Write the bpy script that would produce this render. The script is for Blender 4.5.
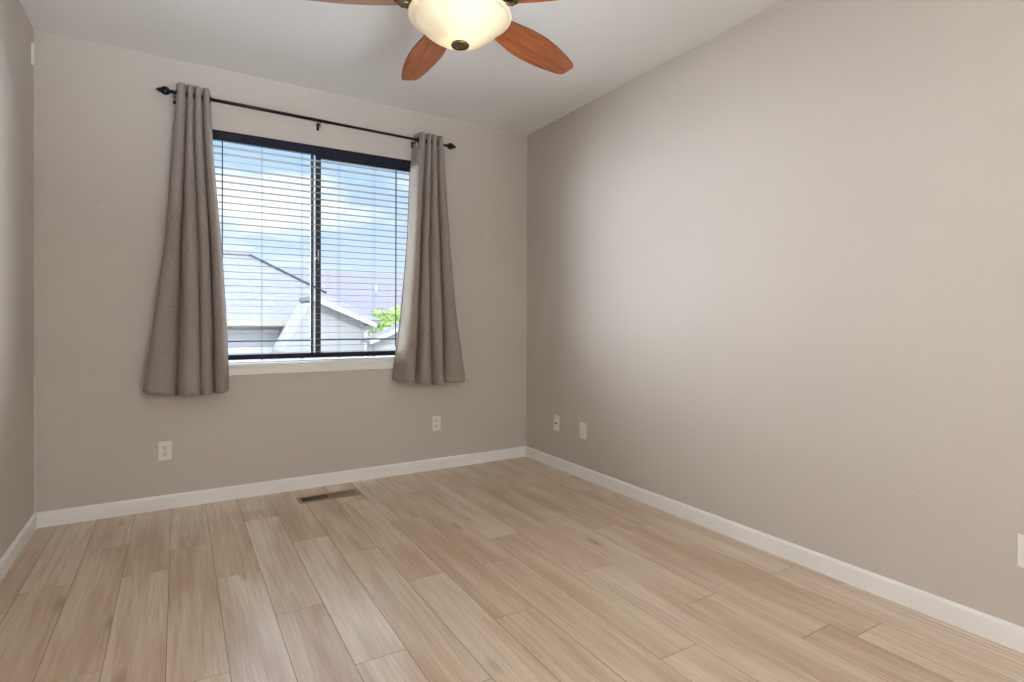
import bpy, bmesh, math, random
from mathutils import Vector, Matrix
R = math.radians
PI = math.pi
random.seed(7)
for o in list(bpy.data.objects):
    bpy.data.objects.remove(o)
SC = bpy.context.scene
COL = SC.collection

# ------------------------------------------------------------------ camera
cd = bpy.data.cameras.new('camera')
cam = bpy.data.objects.new('camera', cd)
COL.objects.link(cam)
SC.camera = cam
FOC = 554.35
yaw, pitch, roll = 0.5428, -0.0068, 0.0035
f = Vector((math.sin(yaw)*math.cos(pitch), math.cos(yaw)*math.cos(pitch), math.sin(pitch)))
r = Vector((math.cos(yaw), -math.sin(yaw), 0))
u = r.cross(f)
r2 = math.cos(roll)*r + math.sin(roll)*u
u2 = -math.sin(roll)*r + math.cos(roll)*u
M = Matrix((r2, u2, -f)).transposed().to_4x4()
M.translation = Vector((0.68, -3.9918, 1.1626))
cam.matrix_world = M
cd.sensor_fit = 'HORIZONTAL'
cd.sensor_width = 36.0
cd.lens = FOC/1024*36
cd.shift_y = -(341-323.94)/1024
cd.clip_start = 0.02
cd.clip_end = 300

# ------------------------------------------------------------------ node helpers
def new_mat(name):
    m = bpy.data.materials.new(name)
    m.use_nodes = True
    nt = m.node_tree
    b = nt.nodes['Principled BSDF']
    return m, nt, b

def nd(nt, typ, **kw):
    n = nt.nodes.new(typ)
    for k, v in kw.items():
        if k in n.inputs.keys():
            n.inputs[k].default_value = v
        else:
            setattr(n, k, v)
    return n

def lk(nt, a, b):
    nt.links.new(a, b)

def math_node(nt, op, a, b=None, c=None, clamp=False):
    n = nt.nodes.new('ShaderNodeMath')
    n.operation = op
    n.use_clamp = clamp
    for i, v in enumerate((a, b, c)):
        if v is None:
            continue
        if isinstance(v, (int, float)):
            n.inputs[i].default_value = v
        else:
            nt.links.new(v, n.inputs[i])
    return n.outputs[0]

def mix_col(nt, fac, a, b, mode='MIX'):
    n = nt.nodes.new('ShaderNodeMix')
    n.data_type = 'RGBA'
    n.blend_type = mode
    n.clamp_factor = True
    for s, v in ((n.inputs[0], fac), (n.inputs[6], a), (n.inputs[7], b)):
        if isinstance(v, (int, float)):
            s.default_value = v
        elif isinstance(v, (tuple, list)):
            s.default_value = (v[0], v[1], v[2], 1)
        else:
            nt.links.new(v, s)
    return n.outputs[2]

def ramp(nt, fac, stops):
    n = nt.nodes.new('ShaderNodeValToRGB')
    el = n.color_ramp.elements
    while len(el) < len(stops):
        el.new(0.5)
    for e, (p, c) in zip(el, stops):
        e.position = p
        e.color = (c[0], c[1], c[2], 1) if isinstance(c, (tuple, list)) else (c, c, c, 1)
    nt.links.new(fac, n.inputs[0])
    return n.outputs[0]

def srgb(r_, g_, b_):
    def c(v):
        v /= 255
        return v/12.92 if v <= 0.04045 else ((v+0.055)/1.055)**2.4
    return (c(r_), c(g_), c(b_))

# ------------------------------------------------------------------ world: blue sky with drifting cloud
w = bpy.data.worlds.new('sky')
SC.world = w
w.use_nodes = True
nt = w.node_tree
bg = nt.nodes['Background']
tc = nd(nt, 'ShaderNodeTexCoord')
sep = nd(nt, 'ShaderNodeSeparateXYZ')
lk(nt, tc.outputs['Generated'], sep.inputs[0])
grad = ramp(nt, sep.outputs[2], [(0.0, srgb(226, 238, 250)), (0.10, srgb(200, 223, 253)), (0.30, srgb(172, 207, 252)), (1.0, srgb(120, 170, 245))])
mp = nd(nt, 'ShaderNodeMapping')
mp.inputs['Scale'].default_value = (1, 1, 2.6)
mp.inputs['Location'].default_value = (0.32, 0.1, 0.2)
lk(nt, tc.outputs['Generated'], mp.inputs[0])
cn = nd(nt, 'ShaderNodeTexNoise', Scale=4.2, Detail=7.0, Roughness=0.55)
lk(nt, mp.outputs[0], cn.inputs['Vector'])
cm = ramp(nt, cn.outputs[0], [(0.46, 0.0), (0.60, 1.0)])
skyc = mix_col(nt, cm, grad, (0.98, 0.99, 1.0))
# upper sky, above the view, boosted to add window light and floor glare
hi = ramp(nt, sep.outputs[2], [(0.0, 0.0), (0.34, 0.0), (0.43, 1.0)])
lk(nt, math_node(nt, 'MULTIPLY_ADD', hi, 3.2, 1.0), bg.inputs[1])
lk(nt, skyc, bg.inputs[0])

# ------------------------------------------------------------------ sun (behind the house, lights the neighbours' fronts)
def light(name, typ, loc, energy, color=(1, 1, 1), **kw):
    ld = bpy.data.lights.new(name, typ)
    ld.energy = energy
    ld.color = color
    for k, v in kw.items():
        setattr(ld, k, v)
    o = bpy.data.objects.new(name, ld)
    COL.objects.link(o)
    o.location = loc
    return o

def aim(o, target):
    d = Vector(target)-o.location
    o.rotation_euler = d.to_track_quat('-Z', 'Y').to_euler()

sun = light('sun', 'SUN', (0, -10, 12), 2.0, (1.0, 0.94, 0.86), angle=R(0.6))
sun.rotation_euler = (R(48), 0, R(-22))
# added unseen fill lamps: ceiling bounce, doorway behind, and rear wall bounce
ceil_fill = light('bounce_fill', 'AREA', (1.1, -4.4, 1.0), 15, (0.84, 0.92, 1.0), shape='DISK', size=1.0, spread=R(62))
aim(ceil_fill, (1.15, -2.35, 2.75))
hall = light('hall_fill', 'AREA', (2.35, -5.35, 1.35), 5, (0.98, 0.985, 1.0), shape='RECTANGLE', size=0.85, size_y=1.8)
aim(hall, (1.7, -2.0, 0.7))
rear = light('rear_fill', 'AREA', (1.5, -4.15, 1.25), 80, (0.97, 0.985, 1.0), shape='DISK', size=0.7)
aim(rear, (1.3, -5.0, 1.45))
# added lamps outside, out of view, standing in for daylight from the sides
fill_w = light('daylight_fill_west', 'AREA', (-1.05, 1.80, 1.55), 640, (0.93, 0.97, 1.0), shape='RECTANGLE', size=4.0, size_y=2.1)
aim(fill_w, (1.10, -0.30, 1.5))
fill_e = light('daylight_fill_east', 'AREA', (5.0, 1.56, 1.6), 300, (0.95, 0.975, 1.0), shape='RECTANGLE', size=1.8, size_y=2.0)
aim(fill_e, (1.7, 0.1, 1.5))
port = light('window_portal', 'AREA', (1.55, 0.16, 1.62), 1, shape='RECTANGLE', size=1.32, size_y=1.46)
aim(port, (1.55, -2.0, 1.62))
port.data.cycles.is_portal = True

SC.view_settings.view_transform = 'Standard'
SC.view_settings.look = 'None'
SC.view_settings.gamma = 1.0
SC.view_settings.exposure = 0.33
SC.view_settings.use_curve_mapping = False
SC.cycles.use_denoising = True
SC.cycles.max_bounces = 12
SC.cycles.diffuse_bounces = 6
SC.cycles.transparent_max_bounces = 16
SC.cycles.sample_clamp_indirect = 8.0
SC.cycles.caustics_reflective = False
SC.cycles.caustics_refractive = False

# ------------------------------------------------------------------ materials
def plain(name, col, rough=0.5, metal=0.0, bump=0.0, bscale=60.0, spec=0.5, var=0.0, coat=0.0):
    m, nt, b = new_mat(name)
    b.inputs['Base Color'].default_value = (*col, 1)
    b.inputs['Roughness'].default_value = rough
    b.inputs['Metallic'].default_value = metal
    b.inputs['Specular IOR Level'].default_value = spec
    b.inputs['Coat Weight'].default_value = coat
    t = nd(nt, 'ShaderNodeTexCoord')
    n = nd(nt, 'ShaderNodeTexNoise', Scale=bscale, Detail=3.0)
    lk(nt, t.outputs['Object'], n.inputs['Vector'])
    if var > 0:
        c = mix_col(nt, n.outputs[0], tuple(v*(1-var) for v in col), tuple(min(1, v*(1+var)) for v in col))
        lk(nt, c, b.inputs['Base Color'])
    if bump > 0:
        bp = nd(nt, 'ShaderNodeBump', Strength=bump, Distance=0.002)
        lk(nt, n.outputs[0], bp.inputs['Height'])
        lk(nt, bp.outputs[0], b.inputs['Normal'])
    return m

def wall_mat(name, col, marks=(), bump=0.35, scale=95.0, seam=False):
    m, nt, b = new_mat(name)
    b.inputs['Roughness'].default_value = 0.62
    b.inputs['Specular IOR Level'].default_value = 0.35
    g = nd(nt, 'ShaderNodeNewGeometry')
    n1 = nd(nt, 'ShaderNodeTexNoise', Scale=1.6, Detail=2.0)
    lk(nt, g.outputs['Position'], n1.inputs['Vector'])
    c = mix_col(nt, n1.outputs[0], tuple(v*0.975 for v in col), tuple(v*1.02 for v in col))
    for (p, rad, mc) in marks:
        d = nd(nt, 'ShaderNodeVectorMath', operation='DISTANCE')
        lk(nt, g.outputs['Position'], d.inputs[0])
        d.inputs[1].default_value = p
        nn = nd(nt, 'ShaderNodeTexNoise', Scale=60.0, Detail=2.0)
        lk(nt, g.outputs['Position'], nn.inputs['Vector'])
        dd = math_node(nt, 'ADD', d.outputs['Value'], math_node(nt, 'MULTIPLY', nn.outputs[0], rad*0.8))
        k = math_node(nt, 'LESS_THAN', dd, rad*1.35)
        c = mix_col(nt, math_node(nt, 'MULTIPLY', k, 0.55), c, mc)
    if seam:
        # a paint-free caulk line running up the corner joint
        sp = nd(nt, 'ShaderNodeSeparateXYZ')
        lk(nt, g.outputs['Position'], sp.inputs[0])
        n3 = nd(nt, 'ShaderNodeTexNoise', Scale=9.0, Detail=3.0)
        lk(nt, g.outputs['Position'], n3.inputs['Vector'])
        k1 = math_node(nt, 'LESS_THAN', sp.outputs[0], math_node(nt, 'MULTIPLY', n3.outputs[0], 0.012))
        k2 = math_node(nt, 'LESS_THAN', sp.outputs[2], 0.85)
        k = math_node(nt, 'MULTIPLY', math_node(nt, 'MULTIPLY', k1, k2), 0.75)
        c = mix_col(nt, k, c, (0.72, 0.68, 0.63))
    lk(nt, c, b.inputs['Base Color'])
    n2 = nd(nt, 'ShaderNodeTexNoise', Scale=scale, Detail=2.5, Roughness=0.5)
    lk(nt, g.outputs['Position'], n2.inputs['Vector'])
    rp = ramp(nt, n2.outputs[0], [(0.40, 0.0), (0.62, 1.0)])
    bp = nd(nt, 'ShaderNodeBump', Strength=bump, Distance=0.0015)
    lk(nt, rp, bp.inputs['Height'])
    lk(nt, bp.outputs[0], b.inputs['Normal'])
    return m

WALLC = (0.555, 0.517, 0.480)
MARK = (0.66, 0.62, 0.56)
M_WALL_BACK = wall_mat('greige_paint_window_wall', WALLC, [((0.309, 0, 1.812), 0.012, MARK), ((2.846, 0, 1.85), 0.022, MARK)], seam=True)
M_WALL_RIGHT = wall_mat('greige_paint_right_wall', WALLC, [((3.233, -0.958, 1.773), 0.016, MARK)])
M_WALL = wall_mat('greige_paint', WALLC)
M_CEIL = wall_mat('ceiling_paint', (0.80, 0.80, 0.795), bump=0.25, scale=70.0)
M_TRIM = plain('white_trim_paint', (0.87, 0.88, 0.885), 0.35, bump=0.05, bscale=25)
M_SILL = plain('white_sill_paint', (0.86, 0.86, 0.84), 0.4, bump=0.05, bscale=25)
M_PLATE = plain('ivory_plastic', (0.80, 0.79, 0.74), 0.3)
M_SOCK = plain('socket_plastic', (0.74, 0.73, 0.68), 0.35)
M_SLOT = plain('socket_slot', (0.02, 0.02, 0.02), 0.6)
M_BLACK = plain('black_rod_metal', (0.012, 0.012, 0.014), 0.38, 0.5)
M_NICKEL = plain('zinc_screw', (0.55, 0.52, 0.47), 0.3, 1.0)
M_FRAME = plain('dark_bronze_frame', (0.030, 0.036, 0.046), 0.4)
M_FRAMELT = plain('grey_frame_track', (0.09, 0.11, 0.13), 0.4)
M_VAL = plain('navy_black_valance', (0.010, 0.011, 0.024), 0.55, spec=0.25, var=0.15, bscale=8)
M_SLAT = plain('dark_slat', (0.22, 0.215, 0.21), 0.35, var=0.1, bscale=10)
M_CORD = plain('dark_cord', (0.05, 0.055, 0.065), 0.7)
M_BRONZE = plain('aged_bronze', (0.16, 0.115, 0.06), 0.35, 0.85, bump=0.1, var=0.3, bscale=30)
M_BULB = plain('bulb_glass', (0.9, 0.85, 0.75), 0.3)
M_SENSOR = plain('sensor_plastic', (0.80, 0.79, 0.76), 0.4)
M_REG = plain('tan_register_metal', (0.31, 0.225, 0.135), 0.4, 0.3)
M_DAMP = plain('brown_damper', (0.20, 0.135, 0.075), 0.5, 0.2)
M_DUCT = plain('duct_shade_paint', (0.012, 0.009, 0.007), 0.8)

# curtain linen
def fabric():
    m, nt, b = new_mat('grey_brown_linen')
    t = nd(nt, 'ShaderNodeTexCoord')
    mpp = nd(nt, 'ShaderNodeMapping')
    mpp.inputs['Scale'].default_value = (1, 1, 0.35)
    lk(nt, t.outputs['Object'], mpp.inputs[0])
    n = nd(nt, 'ShaderNodeTexNoise', Scale=330.0, Detail=3.0)
    lk(nt, mpp.outputs[0], n.inputs['Vector'])
    n2 = nd(nt, 'ShaderNodeTexNoise', Scale=160.0, Detail=2.0)
    lk(nt, t.outputs['Object'], n2.inputs['Vector'])
    a = math_node(nt, 'MULTIPLY_ADD', n2.outputs[0], 0.5, math_node(nt, 'MULTIPLY', n.outputs[0], 0.5))
    c = ramp(nt, a, [(0.34, (0.285, 0.248, 0.220)), (0.66, (0.465, 0.412, 0.370))])
    lk(nt, c, b.inputs['Base Color'])
    b.inputs['Roughness'].default_value = 0.85
    b.inputs['Specular IOR Level'].default_value = 0.15
    b.inputs['Sheen Weight'].default_value = 0.25
    tr = nd(nt, 'ShaderNodeBsdfTranslucent')
    lk(nt, c, tr.inputs[0])
    mx = nd(nt, 'ShaderNodeMixShader')
    mx.inputs[0].default_value = 0.22
    lk(nt, b.outputs[0], mx.inputs[1])
    lk(nt, tr.outputs[0], mx.inputs[2])
    lk(nt, mx.outputs[0], nt.nodes['Material Output'].inputs[0])
    bp = nd(nt, 'ShaderNodeBump', Strength=0.3, Distance=0.001)
    lk(nt, n.outputs[0], bp.inputs['Height'])
    lk(nt, bp.outputs[0], b.inputs['Normal'])
    return m
M_FAB = fabric()

# oak plank floor
def oak():
    m, nt, b = new_mat('pale_oak_planks')
    at = nd(nt, 'ShaderNodeAttribute', attribute_name='plank')
    g = nd(nt, 'ShaderNodeNewGeometry')
    off = nd(nt, 'ShaderNodeVectorMath', operation='SCALE')
    off.inputs[0].default_value = (13.7, 41.3, 7.1)
    lk(nt, at.outputs['Fac'], off.inputs['Scale'])
    ad = nd(nt, 'ShaderNodeVectorMath', operation='ADD')
    lk(nt, g.outputs['Position'], ad.inputs[0])
    lk(nt, off.outputs[0], ad.inputs[1])
    def mapped(s):
        k = nd(nt, 'ShaderNodeMapping')
        k.inputs['Scale'].default_value = s
        lk(nt, ad.outputs[0], k.inputs[0])
        return k.outputs[0]
    fine = nd(nt, 'ShaderNodeTexNoise', Scale=1.0, Detail=4.0, Roughness=0.6)
    lk(nt, mapped((190, 5, 1)), fine.inputs['Vector'])
    mid = nd(nt, 'ShaderNodeTexNoise', Scale=1.0, Detail=5.0, Roughness=0.6, Distortion=0.8)
    lk(nt, mapped((30, 1.3, 1)), mid.inputs['Vector'])
    big = nd(nt, 'ShaderNodeTexNoise', Scale=1.0, Detail=2.0, Roughness=0.5)
    lk(nt, mapped((7, 1.0, 1)), big.inputs['Vector'])
    # cathedral rings
    wv = nd(nt, 'ShaderNodeTexWave', Scale=0.7, Distortion=14.0, Detail=2.0)
    wv.inputs['Detail Scale'].default_value = 0.6
    wv.wave_type = 'BANDS'
    wv.bands_direction = 'X'
    lk(nt, mapped((11, 0.9, 1)), wv.inputs['Vector'])
    # knots
    kn = nd(nt, 'ShaderNodeTexVoronoi', Scale=1.0, Randomness=1.0)
    lk(nt, mapped((5.0, 1.5, 1)), kn.inputs['Vector'])
    knm = ramp(nt, kn.outputs['Distance'], [(0.03, 1.0), (0.13, 0.0)])
    base = ramp(nt, at.outputs['Fac'], [(0.0, (0.62, 0.495, 0.365)), (0.4, (0.67, 0.55, 0.42)), (0.7, (0.71, 0.595, 0.47)), (1.0, (0.80, 0.71, 0.605))])
    c = mix_col(nt, ramp(nt, mid.outputs[0], [(0.32, 0.34), (0.52, 0.0)]), base, (0.40, 0.265, 0.16))
    c = mix_col(nt, ramp(nt, big.outputs[0], [(0.34, 0.58), (0.60, 0.0)]), c, (0.47, 0.325, 0.21))
    c = mix_col(nt, math_node(nt, 'MULTIPLY', math_node(nt, 'POWER', wv.outputs['Fac'], 3.0), 0.10), c, (0.33, 0.21, 0.125))
    c = mix_col(nt, ramp(nt, fine.outputs[0], [(0.38, 0.20), (0.55, 0.0)]), c, (0.30, 0.19, 0.115))
    c = mix_col(nt, math_node(nt, 'MULTIPLY', knm, math_node(nt, 'MULTIPLY', mid.outputs[0], 0.9)), c, (0.20, 0.125, 0.075))
    # bevelled joint: side faces of a plank carry plank < 0
    isj = math_node(nt, 'LESS_THAN', at.outputs['Fac'], -0.5)
    c = mix_col(nt, isj, c, (0.27, 0.18, 0.115))
    lk(nt, c, b.inputs['Base Color'])
    rg = math_node(nt, 'MULTIPLY_ADD', fine.outputs[0], 0.12, 0.19)
    lk(nt, rg, b.inputs['Roughness'])
    b.inputs['Specular IOR Level'].default_value = 0.75
    bp = nd(nt, 'ShaderNodeBump', Strength=0.12, Distance=0.001)
    lk(nt, fine.outputs[0], bp.inputs['Height'])
    lk(nt, bp.outputs[0], b.inputs['Normal'])
    return m
M_OAK = oak()

def cherry():
    m, nt, b = new_mat('cherry_blade_veneer')
    t = nd(nt, 'ShaderNodeTexCoord')
    mpp = nd(nt, 'ShaderNodeMapping')
    mpp.inputs['Scale'].default_value = (4, 60, 1)
    lk(nt, t.outputs['Object'], mpp.inputs[0])
    n = nd(nt, 'ShaderNodeTexNoise', Scale=1.0, Detail=5.0, Roughness=0.6, Distortion=0.6)
    lk(nt, mpp.outputs[0], n.inputs['Vector'])
    c = ramp(nt, n.outputs[0], [(0.3, (0.17, 0.042, 0.013)), (0.55, (0.34, 0.098, 0.030)), (0.75, (0.45, 0.15, 0.052))])
    lk(nt, c, b.inputs['Base Color'])
    b.inputs['Roughness'].default_value = 0.28
    b.inputs['Coat Weight'].default_value = 0.3
    b.inputs['Coat Roughness'].default_value = 0.15
    return m
M_CHERRY = cherry()
M_CHEDGE = plain('dark_blade_edge', (0.06, 0.03, 0.02), 0.5)

def alabaster():
    m, nt, b = new_mat('alabaster_glass_lit')
    t = nd(nt, 'ShaderNodeTexCoord')
    n = nd(nt, 'ShaderNodeTexNoise', Scale=9.0, Detail=4.0, Distortion=1.2)
    lk(nt, t.outputs['Object'], n.inputs['Vector'])
    c = mix_col(nt, n.outputs[0], (0.92, 0.82, 0.62), (0.97, 0.92, 0.80))
    lk(nt, c, b.inputs['Base Color'])
    b.inputs['Roughness'].default_value = 0.25
    tr = nd(nt, 'ShaderNodeBsdfTranslucent')
    lk(nt, c, tr.inputs[0])
    mx = nd(nt, 'ShaderNodeMixShader')
    mx.inputs[0].default_value = 0.6
    lk(nt, b.outputs[0], mx.inputs[1])
    lk(nt, tr.outputs[0], mx.inputs[2])
    lk(nt, c, b.inputs['Emission Color'])
    b.inputs['Emission Strength'].default_value = 0.12
    lk(nt, mx.outputs[0], nt.nodes['Material Output'].inputs[0])
    return m
M_BOWL = alabaster()

def glass():
    m, nt, b = new_mat('window_glass')
    tr = nd(nt, 'ShaderNodeBsdfTransparent')
    tr.inputs[0].default_value = (0.97, 0.985, 0.99, 1)
    gl = nd(nt, 'ShaderNodeBsdfGlossy')
    gl.inputs['Roughness'].default_value = 0.02
    lw = nd(nt, 'ShaderNodeLayerWeight', Blend=0.5)
    fac = math_node(nt, 'MULTIPLY_ADD', math_node(nt, 'POWER', lw.outputs['Facing'], 4.5), 0.6, 0.02)
    mx = nd(nt, 'ShaderNodeMixShader')
    lk(nt, fac, mx.inputs[0])
    lk(nt, tr.outputs[0], mx.inputs[1])
    lk(nt, gl.outputs[0], mx.inputs[2])
    lk(nt, mx.outputs[0], nt.nodes['Material Output'].inputs[0])
    return m
M_GLASS = glass()

M_STUCCO = plain('pale_stucco', (0.42, 0.405, 0.38), 0.9, bump=0.3, bscale=30, var=0.03)
M_CREAM = plain('cream_fascia_paint', (0.46, 0.42, 0.33), 0.7)
M_WHITEP = plain('white_fascia_paint', (0.62, 0.62, 0.61), 0.6)
M_LAWN = plain('dry_yard', (0.33, 0.32, 0.26), 0.95, var=0.2, bscale=3)
M_LEAF = plain('spring_leaf', (0.50, 0.62, 0.20), 0.7, var=0.35, bscale=3)
M_BARK = plain('bark', (0.16, 0.12, 0.09), 0.9)
def shingles(name, c0, c1):
    m, nt, b = new_mat(name)
    t = nd(nt, 'ShaderNodeTexCoord')
    br = nd(nt, 'ShaderNodeTexBrick', Scale=1.0)
    br.inputs['Brick Width'].default_value = 0.30
    br.inputs['Row Height'].default_value = 0.11
    br.inputs['Mortar Size'].default_value = 0.008
    br.inputs['Color1'].default_value = (*c0, 1)
    br.inputs['Color2'].default_value = (*c1, 1)
    br.inputs['Mortar'].default_value = (*(v*0.6 for v in c0), 1)
    sx = nd(nt, 'ShaderNodeMapping')
    lk(nt, t.outputs['Object'], sx.inputs[0])
    sx.inputs['Rotation'].default_value = (R(90), 0, 0)
    lk(nt, sx.outputs[0], br.inputs['Vector'])
    n = nd(nt, 'ShaderNodeTexNoise', Scale=9.0, Detail=4.0)
    lk(nt, t.outputs['Object'], n.inputs['Vector'])
    c = mix_col(nt, n.outputs[0], br.outputs[0], tuple(v*1.15 for v in c1))
    lk(nt, c, b.inputs['Base Color'])
    b.inputs['Roughness'].default_value = 0.9
    return m
M_SHING = shingles('weathered_grey_shingles', (0.20, 0.185, 0.17), (0.25, 0.235, 0.22))
M_SHING2 = shingles('mauve_grey_shingles', (0.20, 0.175, 0.165), (0.235, 0.205, 0.195))

# ------------------------------------------------------------------ mesh helpers
def obj(name, bm, mat, parent=None, smooth=False, loc=None):
    me = bpy.data.meshes.new(name)
    bmesh.ops.recalc_face_normals(bm, faces=bm.faces[:])
    bm.to_mesh(me)
    bm.free()
    for mm in (mat if isinstance(mat, (list, tuple)) else [mat]):
        me.materials.append(mm)
    if smooth:
        for p in me.polygons:
            p.use_smooth = True
    o = bpy.data.objects.new(name, me)
    COL.objects.link(o)
    if parent is not None:
        o.parent = parent
    if loc is not None:
        o.location = loc
    return o

def empty(name, loc=(0, 0, 0), rot=(0, 0, 0)):
    o = bpy.data.objects.new(name, None)
    o.empty_display_size = 0.1
    COL.objects.link(o)
    o.location = loc
    o.rotation_euler = rot
    return o

def tag(o, label, cat, group=None):
    o['label'] = label
    o['category'] = cat
    if group:
        o['group'] = group
    return o

def struct(o):
    o['kind'] = 'structure'
    return o

def box(bm, x0, x1, y0, y1, z0, z1, bev=0.0, seg=2):
    vs = [bm.verts.new((x, y, z)) for x in (x0, x1) for y in (y0, y1) for z in (z0, z1)]
    idx = [(0, 1, 3, 2), (4, 6, 7, 5), (0, 4, 5, 1), (2, 3, 7, 6), (0, 2, 6, 4), (1, 5, 7, 3)]
    fs = [bm.faces.new([vs[i] for i in q]) for q in idx]
    if bev > 0:
        es = list({e for f_ in fs for e in f_.edges})
        bmesh.ops.bevel(bm, geom=es, offset=bev, segments=seg, profile=0.5, affect='EDGES')

def lathe(bm, prof, n=48, mat=Matrix.Identity(4)):
    rings = []
    for (rr, z) in prof:
        if rr < 1e-6:
            rings.append([bm.verts.new(mat @ Vector((0, 0, z)))])
        else:
            rings.append([bm.verts.new(mat @ Vector((rr*math.cos(2*PI*i/n), rr*math.sin(2*PI*i/n), z))) for i in range(n)])
    for a, b in zip(rings, rings[1:]):
        for i in range(n):
            j = (i+1) % n
            if len(a) == 1 and len(b) == 1:
                continue
            if len(a) == 1:
                bm.faces.new((a[0], b[i], b[j]))
            elif len(b) == 1:
                bm.faces.new((a[i], a[j], b[0]))
            else:
                bm.faces.new((a[i], a[j], b[j], b[i]))

def tube(bm, pts, rad, n=10, caps=True):
    pts = [Vector(p) for p in pts]
    rings = []
    for i, p in enumerate(pts):
        d = (pts[min(i+1, len(pts)-1)]-pts[max(i-1, 0)]).normalized()
        a = Vector((0, 0, 1)) if abs(d.z) < 0.9 else Vector((1, 0, 0))
        s = d.cross(a).normalized()
        t = s.cross(d)
        rr = rad[i] if isinstance(rad, (list, tuple)) else rad
        rings.append([bm.verts.new(p+rr*(math.cos(2*PI*k/n)*s+math.sin(2*PI*k/n)*t)) for k in range(n)])
    for a, b in zip(rings, rings[1:]):
        for k in range(n):
            bm.faces.new((a[k], a[(k+1) % n], b[(k+1) % n], b[k]))
    if caps:
        bm.faces.new(rings[0])
        bm.faces.new(rings[-1][::-1])

def prism(bm, poly, d):
    """poly: list of Vector (planar); extrude by vector d."""
    a = [bm.verts.new(Vector(p)) for p in poly]
    b = [bm.verts.new(Vector(p)+Vector(d)) for p in poly]
    bm.faces.new(a)
    bm.faces.new(b[::-1])
    n = len(a)
    for i in range(n):
        bm.faces.new((a[i], a[(i+1) % n], b[(i+1) % n], b[i]))

# ------------------------------------------------------------------ ROOM
W = 3.2332
YR = -5.0                  # wall behind the camera
HL, HR = 2.7594, 2.74      # ceiling height at left and right wall
def ceil_z(x):
    return HL+(HR-HL)*x/W
WX0, WX1, WZ0, WZ1 = 0.835, 2.265, 0.872, 2.364    # window opening
WT = 0.125

bm = bmesh.new()
def wall_slab(bm, x0, x1, y0, y1, z0):
    vs = [bm.verts.new((x, y, z0)) for x, y in ((x0, y0), (x1, y0), (x1, y1), (x0, y1))]
    vt = [bm.verts.new((x, y, ceil_z(min(max(x, 0), W))+0.03)) for x, y in ((x0, y0), (x1, y0), (x1, y1), (x0, y1))]
    bm.faces.new(vs[::-1]); bm.faces.new(vt)
    for i in range(4):
        bm.faces.new((vs[i], vs[(i+1) % 4], vt[(i+1) % 4], vt[i]))
wall_slab(bm, -0.12, WX0, 0, WT, -0.05)
wall_slab(bm, WX1, W+0.12, 0, WT, -0.05)
box(bm, WX0, WX1, 0, WT, -0.05, 0.85)
wall_slab(bm, WX0, WX1, 0, WT, WZ1)
struct(obj('wall_back', bm, M_WALL_BACK))
bm = bmesh.new(); wall_slab(bm, -0.12, 0, YR-0.12, 0, -0.05); struct(obj('wall_left', bm, M_WALL))
bm = bmesh.new(); wall_slab(bm, W, W+0.12, YR-0.12, 0, -0.05); struct(obj('wall_right', bm, M_WALL_RIGHT))
bm = bmesh.new()
wall_slab(bm, 0, 1.9, YR-0.12, YR, -0.05)
wall_slab(bm, 2.8, W, YR-0.12, YR, -0.05)
wall_slab(bm, 1.9, 2.8, YR-0.12, YR, 2.05)
struct(obj('wall_front', bm, M_WALL))
# hall beyond the doorway behind the camera
bm = bmesh.new()
box(bm, 1.2, 1.3, YR-1.3, YR-0.12, -0.05, 2.8)
box(bm, 3.4, 3.5, YR-1.3, YR-0.12, -0.05, 2.8)
box(bm, 1.2, 3.5, YR-1.4, YR-1.3, -0.05, 2.8)
struct(obj('wall_hall', bm, M_WALL))
bm = bmesh.new()
vs = []
for z in (0.0, 0.12):
    for x, y in ((-0.12, YR-1.4), (W+0.3, YR-1.4), (W+0.3, WT), (-0.12, WT)):
        zz = ceil_z(x)+z
        vs.append(bm.verts.new((x, y, zz)))
bm.faces.new(vs[0:4][::-1]); bm.faces.new(vs[4:8])
for i in range(4):
    bm.faces.new((vs[i], vs[(i+1) % 4], vs[4+(i+1) % 4], vs[4+i]))
struct(obj('ceiling', bm, M_CEIL))

# floor of individual boards (one mesh)
SEAM0, PW = 0.1015, 0.1815
joints = {0: [-1.1], 1: [-.922], 2: [-.532, -1.725], 3: [-.967], 4: [-.729, -1.951], 5: [-1.196], 6: [-.478, -1.659],
          7: [-.932, -2.13], 8: [-1.216, -2.425], 9: [-.44, -1.65], 10: [-.91, -2.121], 11: [-.46, -1.671], 12: [-1.42, -2.635],
          13: [-.80, -1.978], 14: [-1.21, -2.425], 15: [-.40, -1.60, -2.81], 16: [-.50, -1.696, -2.905], 17: [-1.23, -2.438], 18: [-.24, -1.45, -2.648]}
bm = bmesh.new()
lay = bm.faces.layers.float.new('plank')
tone = {}
def board(x0, x1, y0, y1, val):
    g, d = 0.0010, 0.0012
    o_ = [(x0, y0), (x1, y0), (x1, y1), (x0, y1)]
    i_ = [(x0+g, y0+g), (x1-g, y0+g), (x1-g, y1-g), (x0+g, y1-g)]
    vo = [bm.verts.new((a, b, -d)) for a, b in o_]
    vi = [bm.verts.new((a, b, 0)) for a, b in i_]
    fc = bm.faces.new(vi); fc[lay] = val
    for k in range(4):
        fc = bm.faces.new((vo[k], vo[(k+1) % 4], vi[(k+1) % 4], vi[k]))
        fc[lay] = -1.0
fixed = {(5, 1): 1.0, (6, 1): 0.95, (7, 1): 0.85, (7, 2): 0.8, (8, 1): 0.6, (5, 0): 0.35, (6, 0): 0.3, (4, 1): 0.5, (13, 1): 0.3, (12, 0): 0.75}
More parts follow.
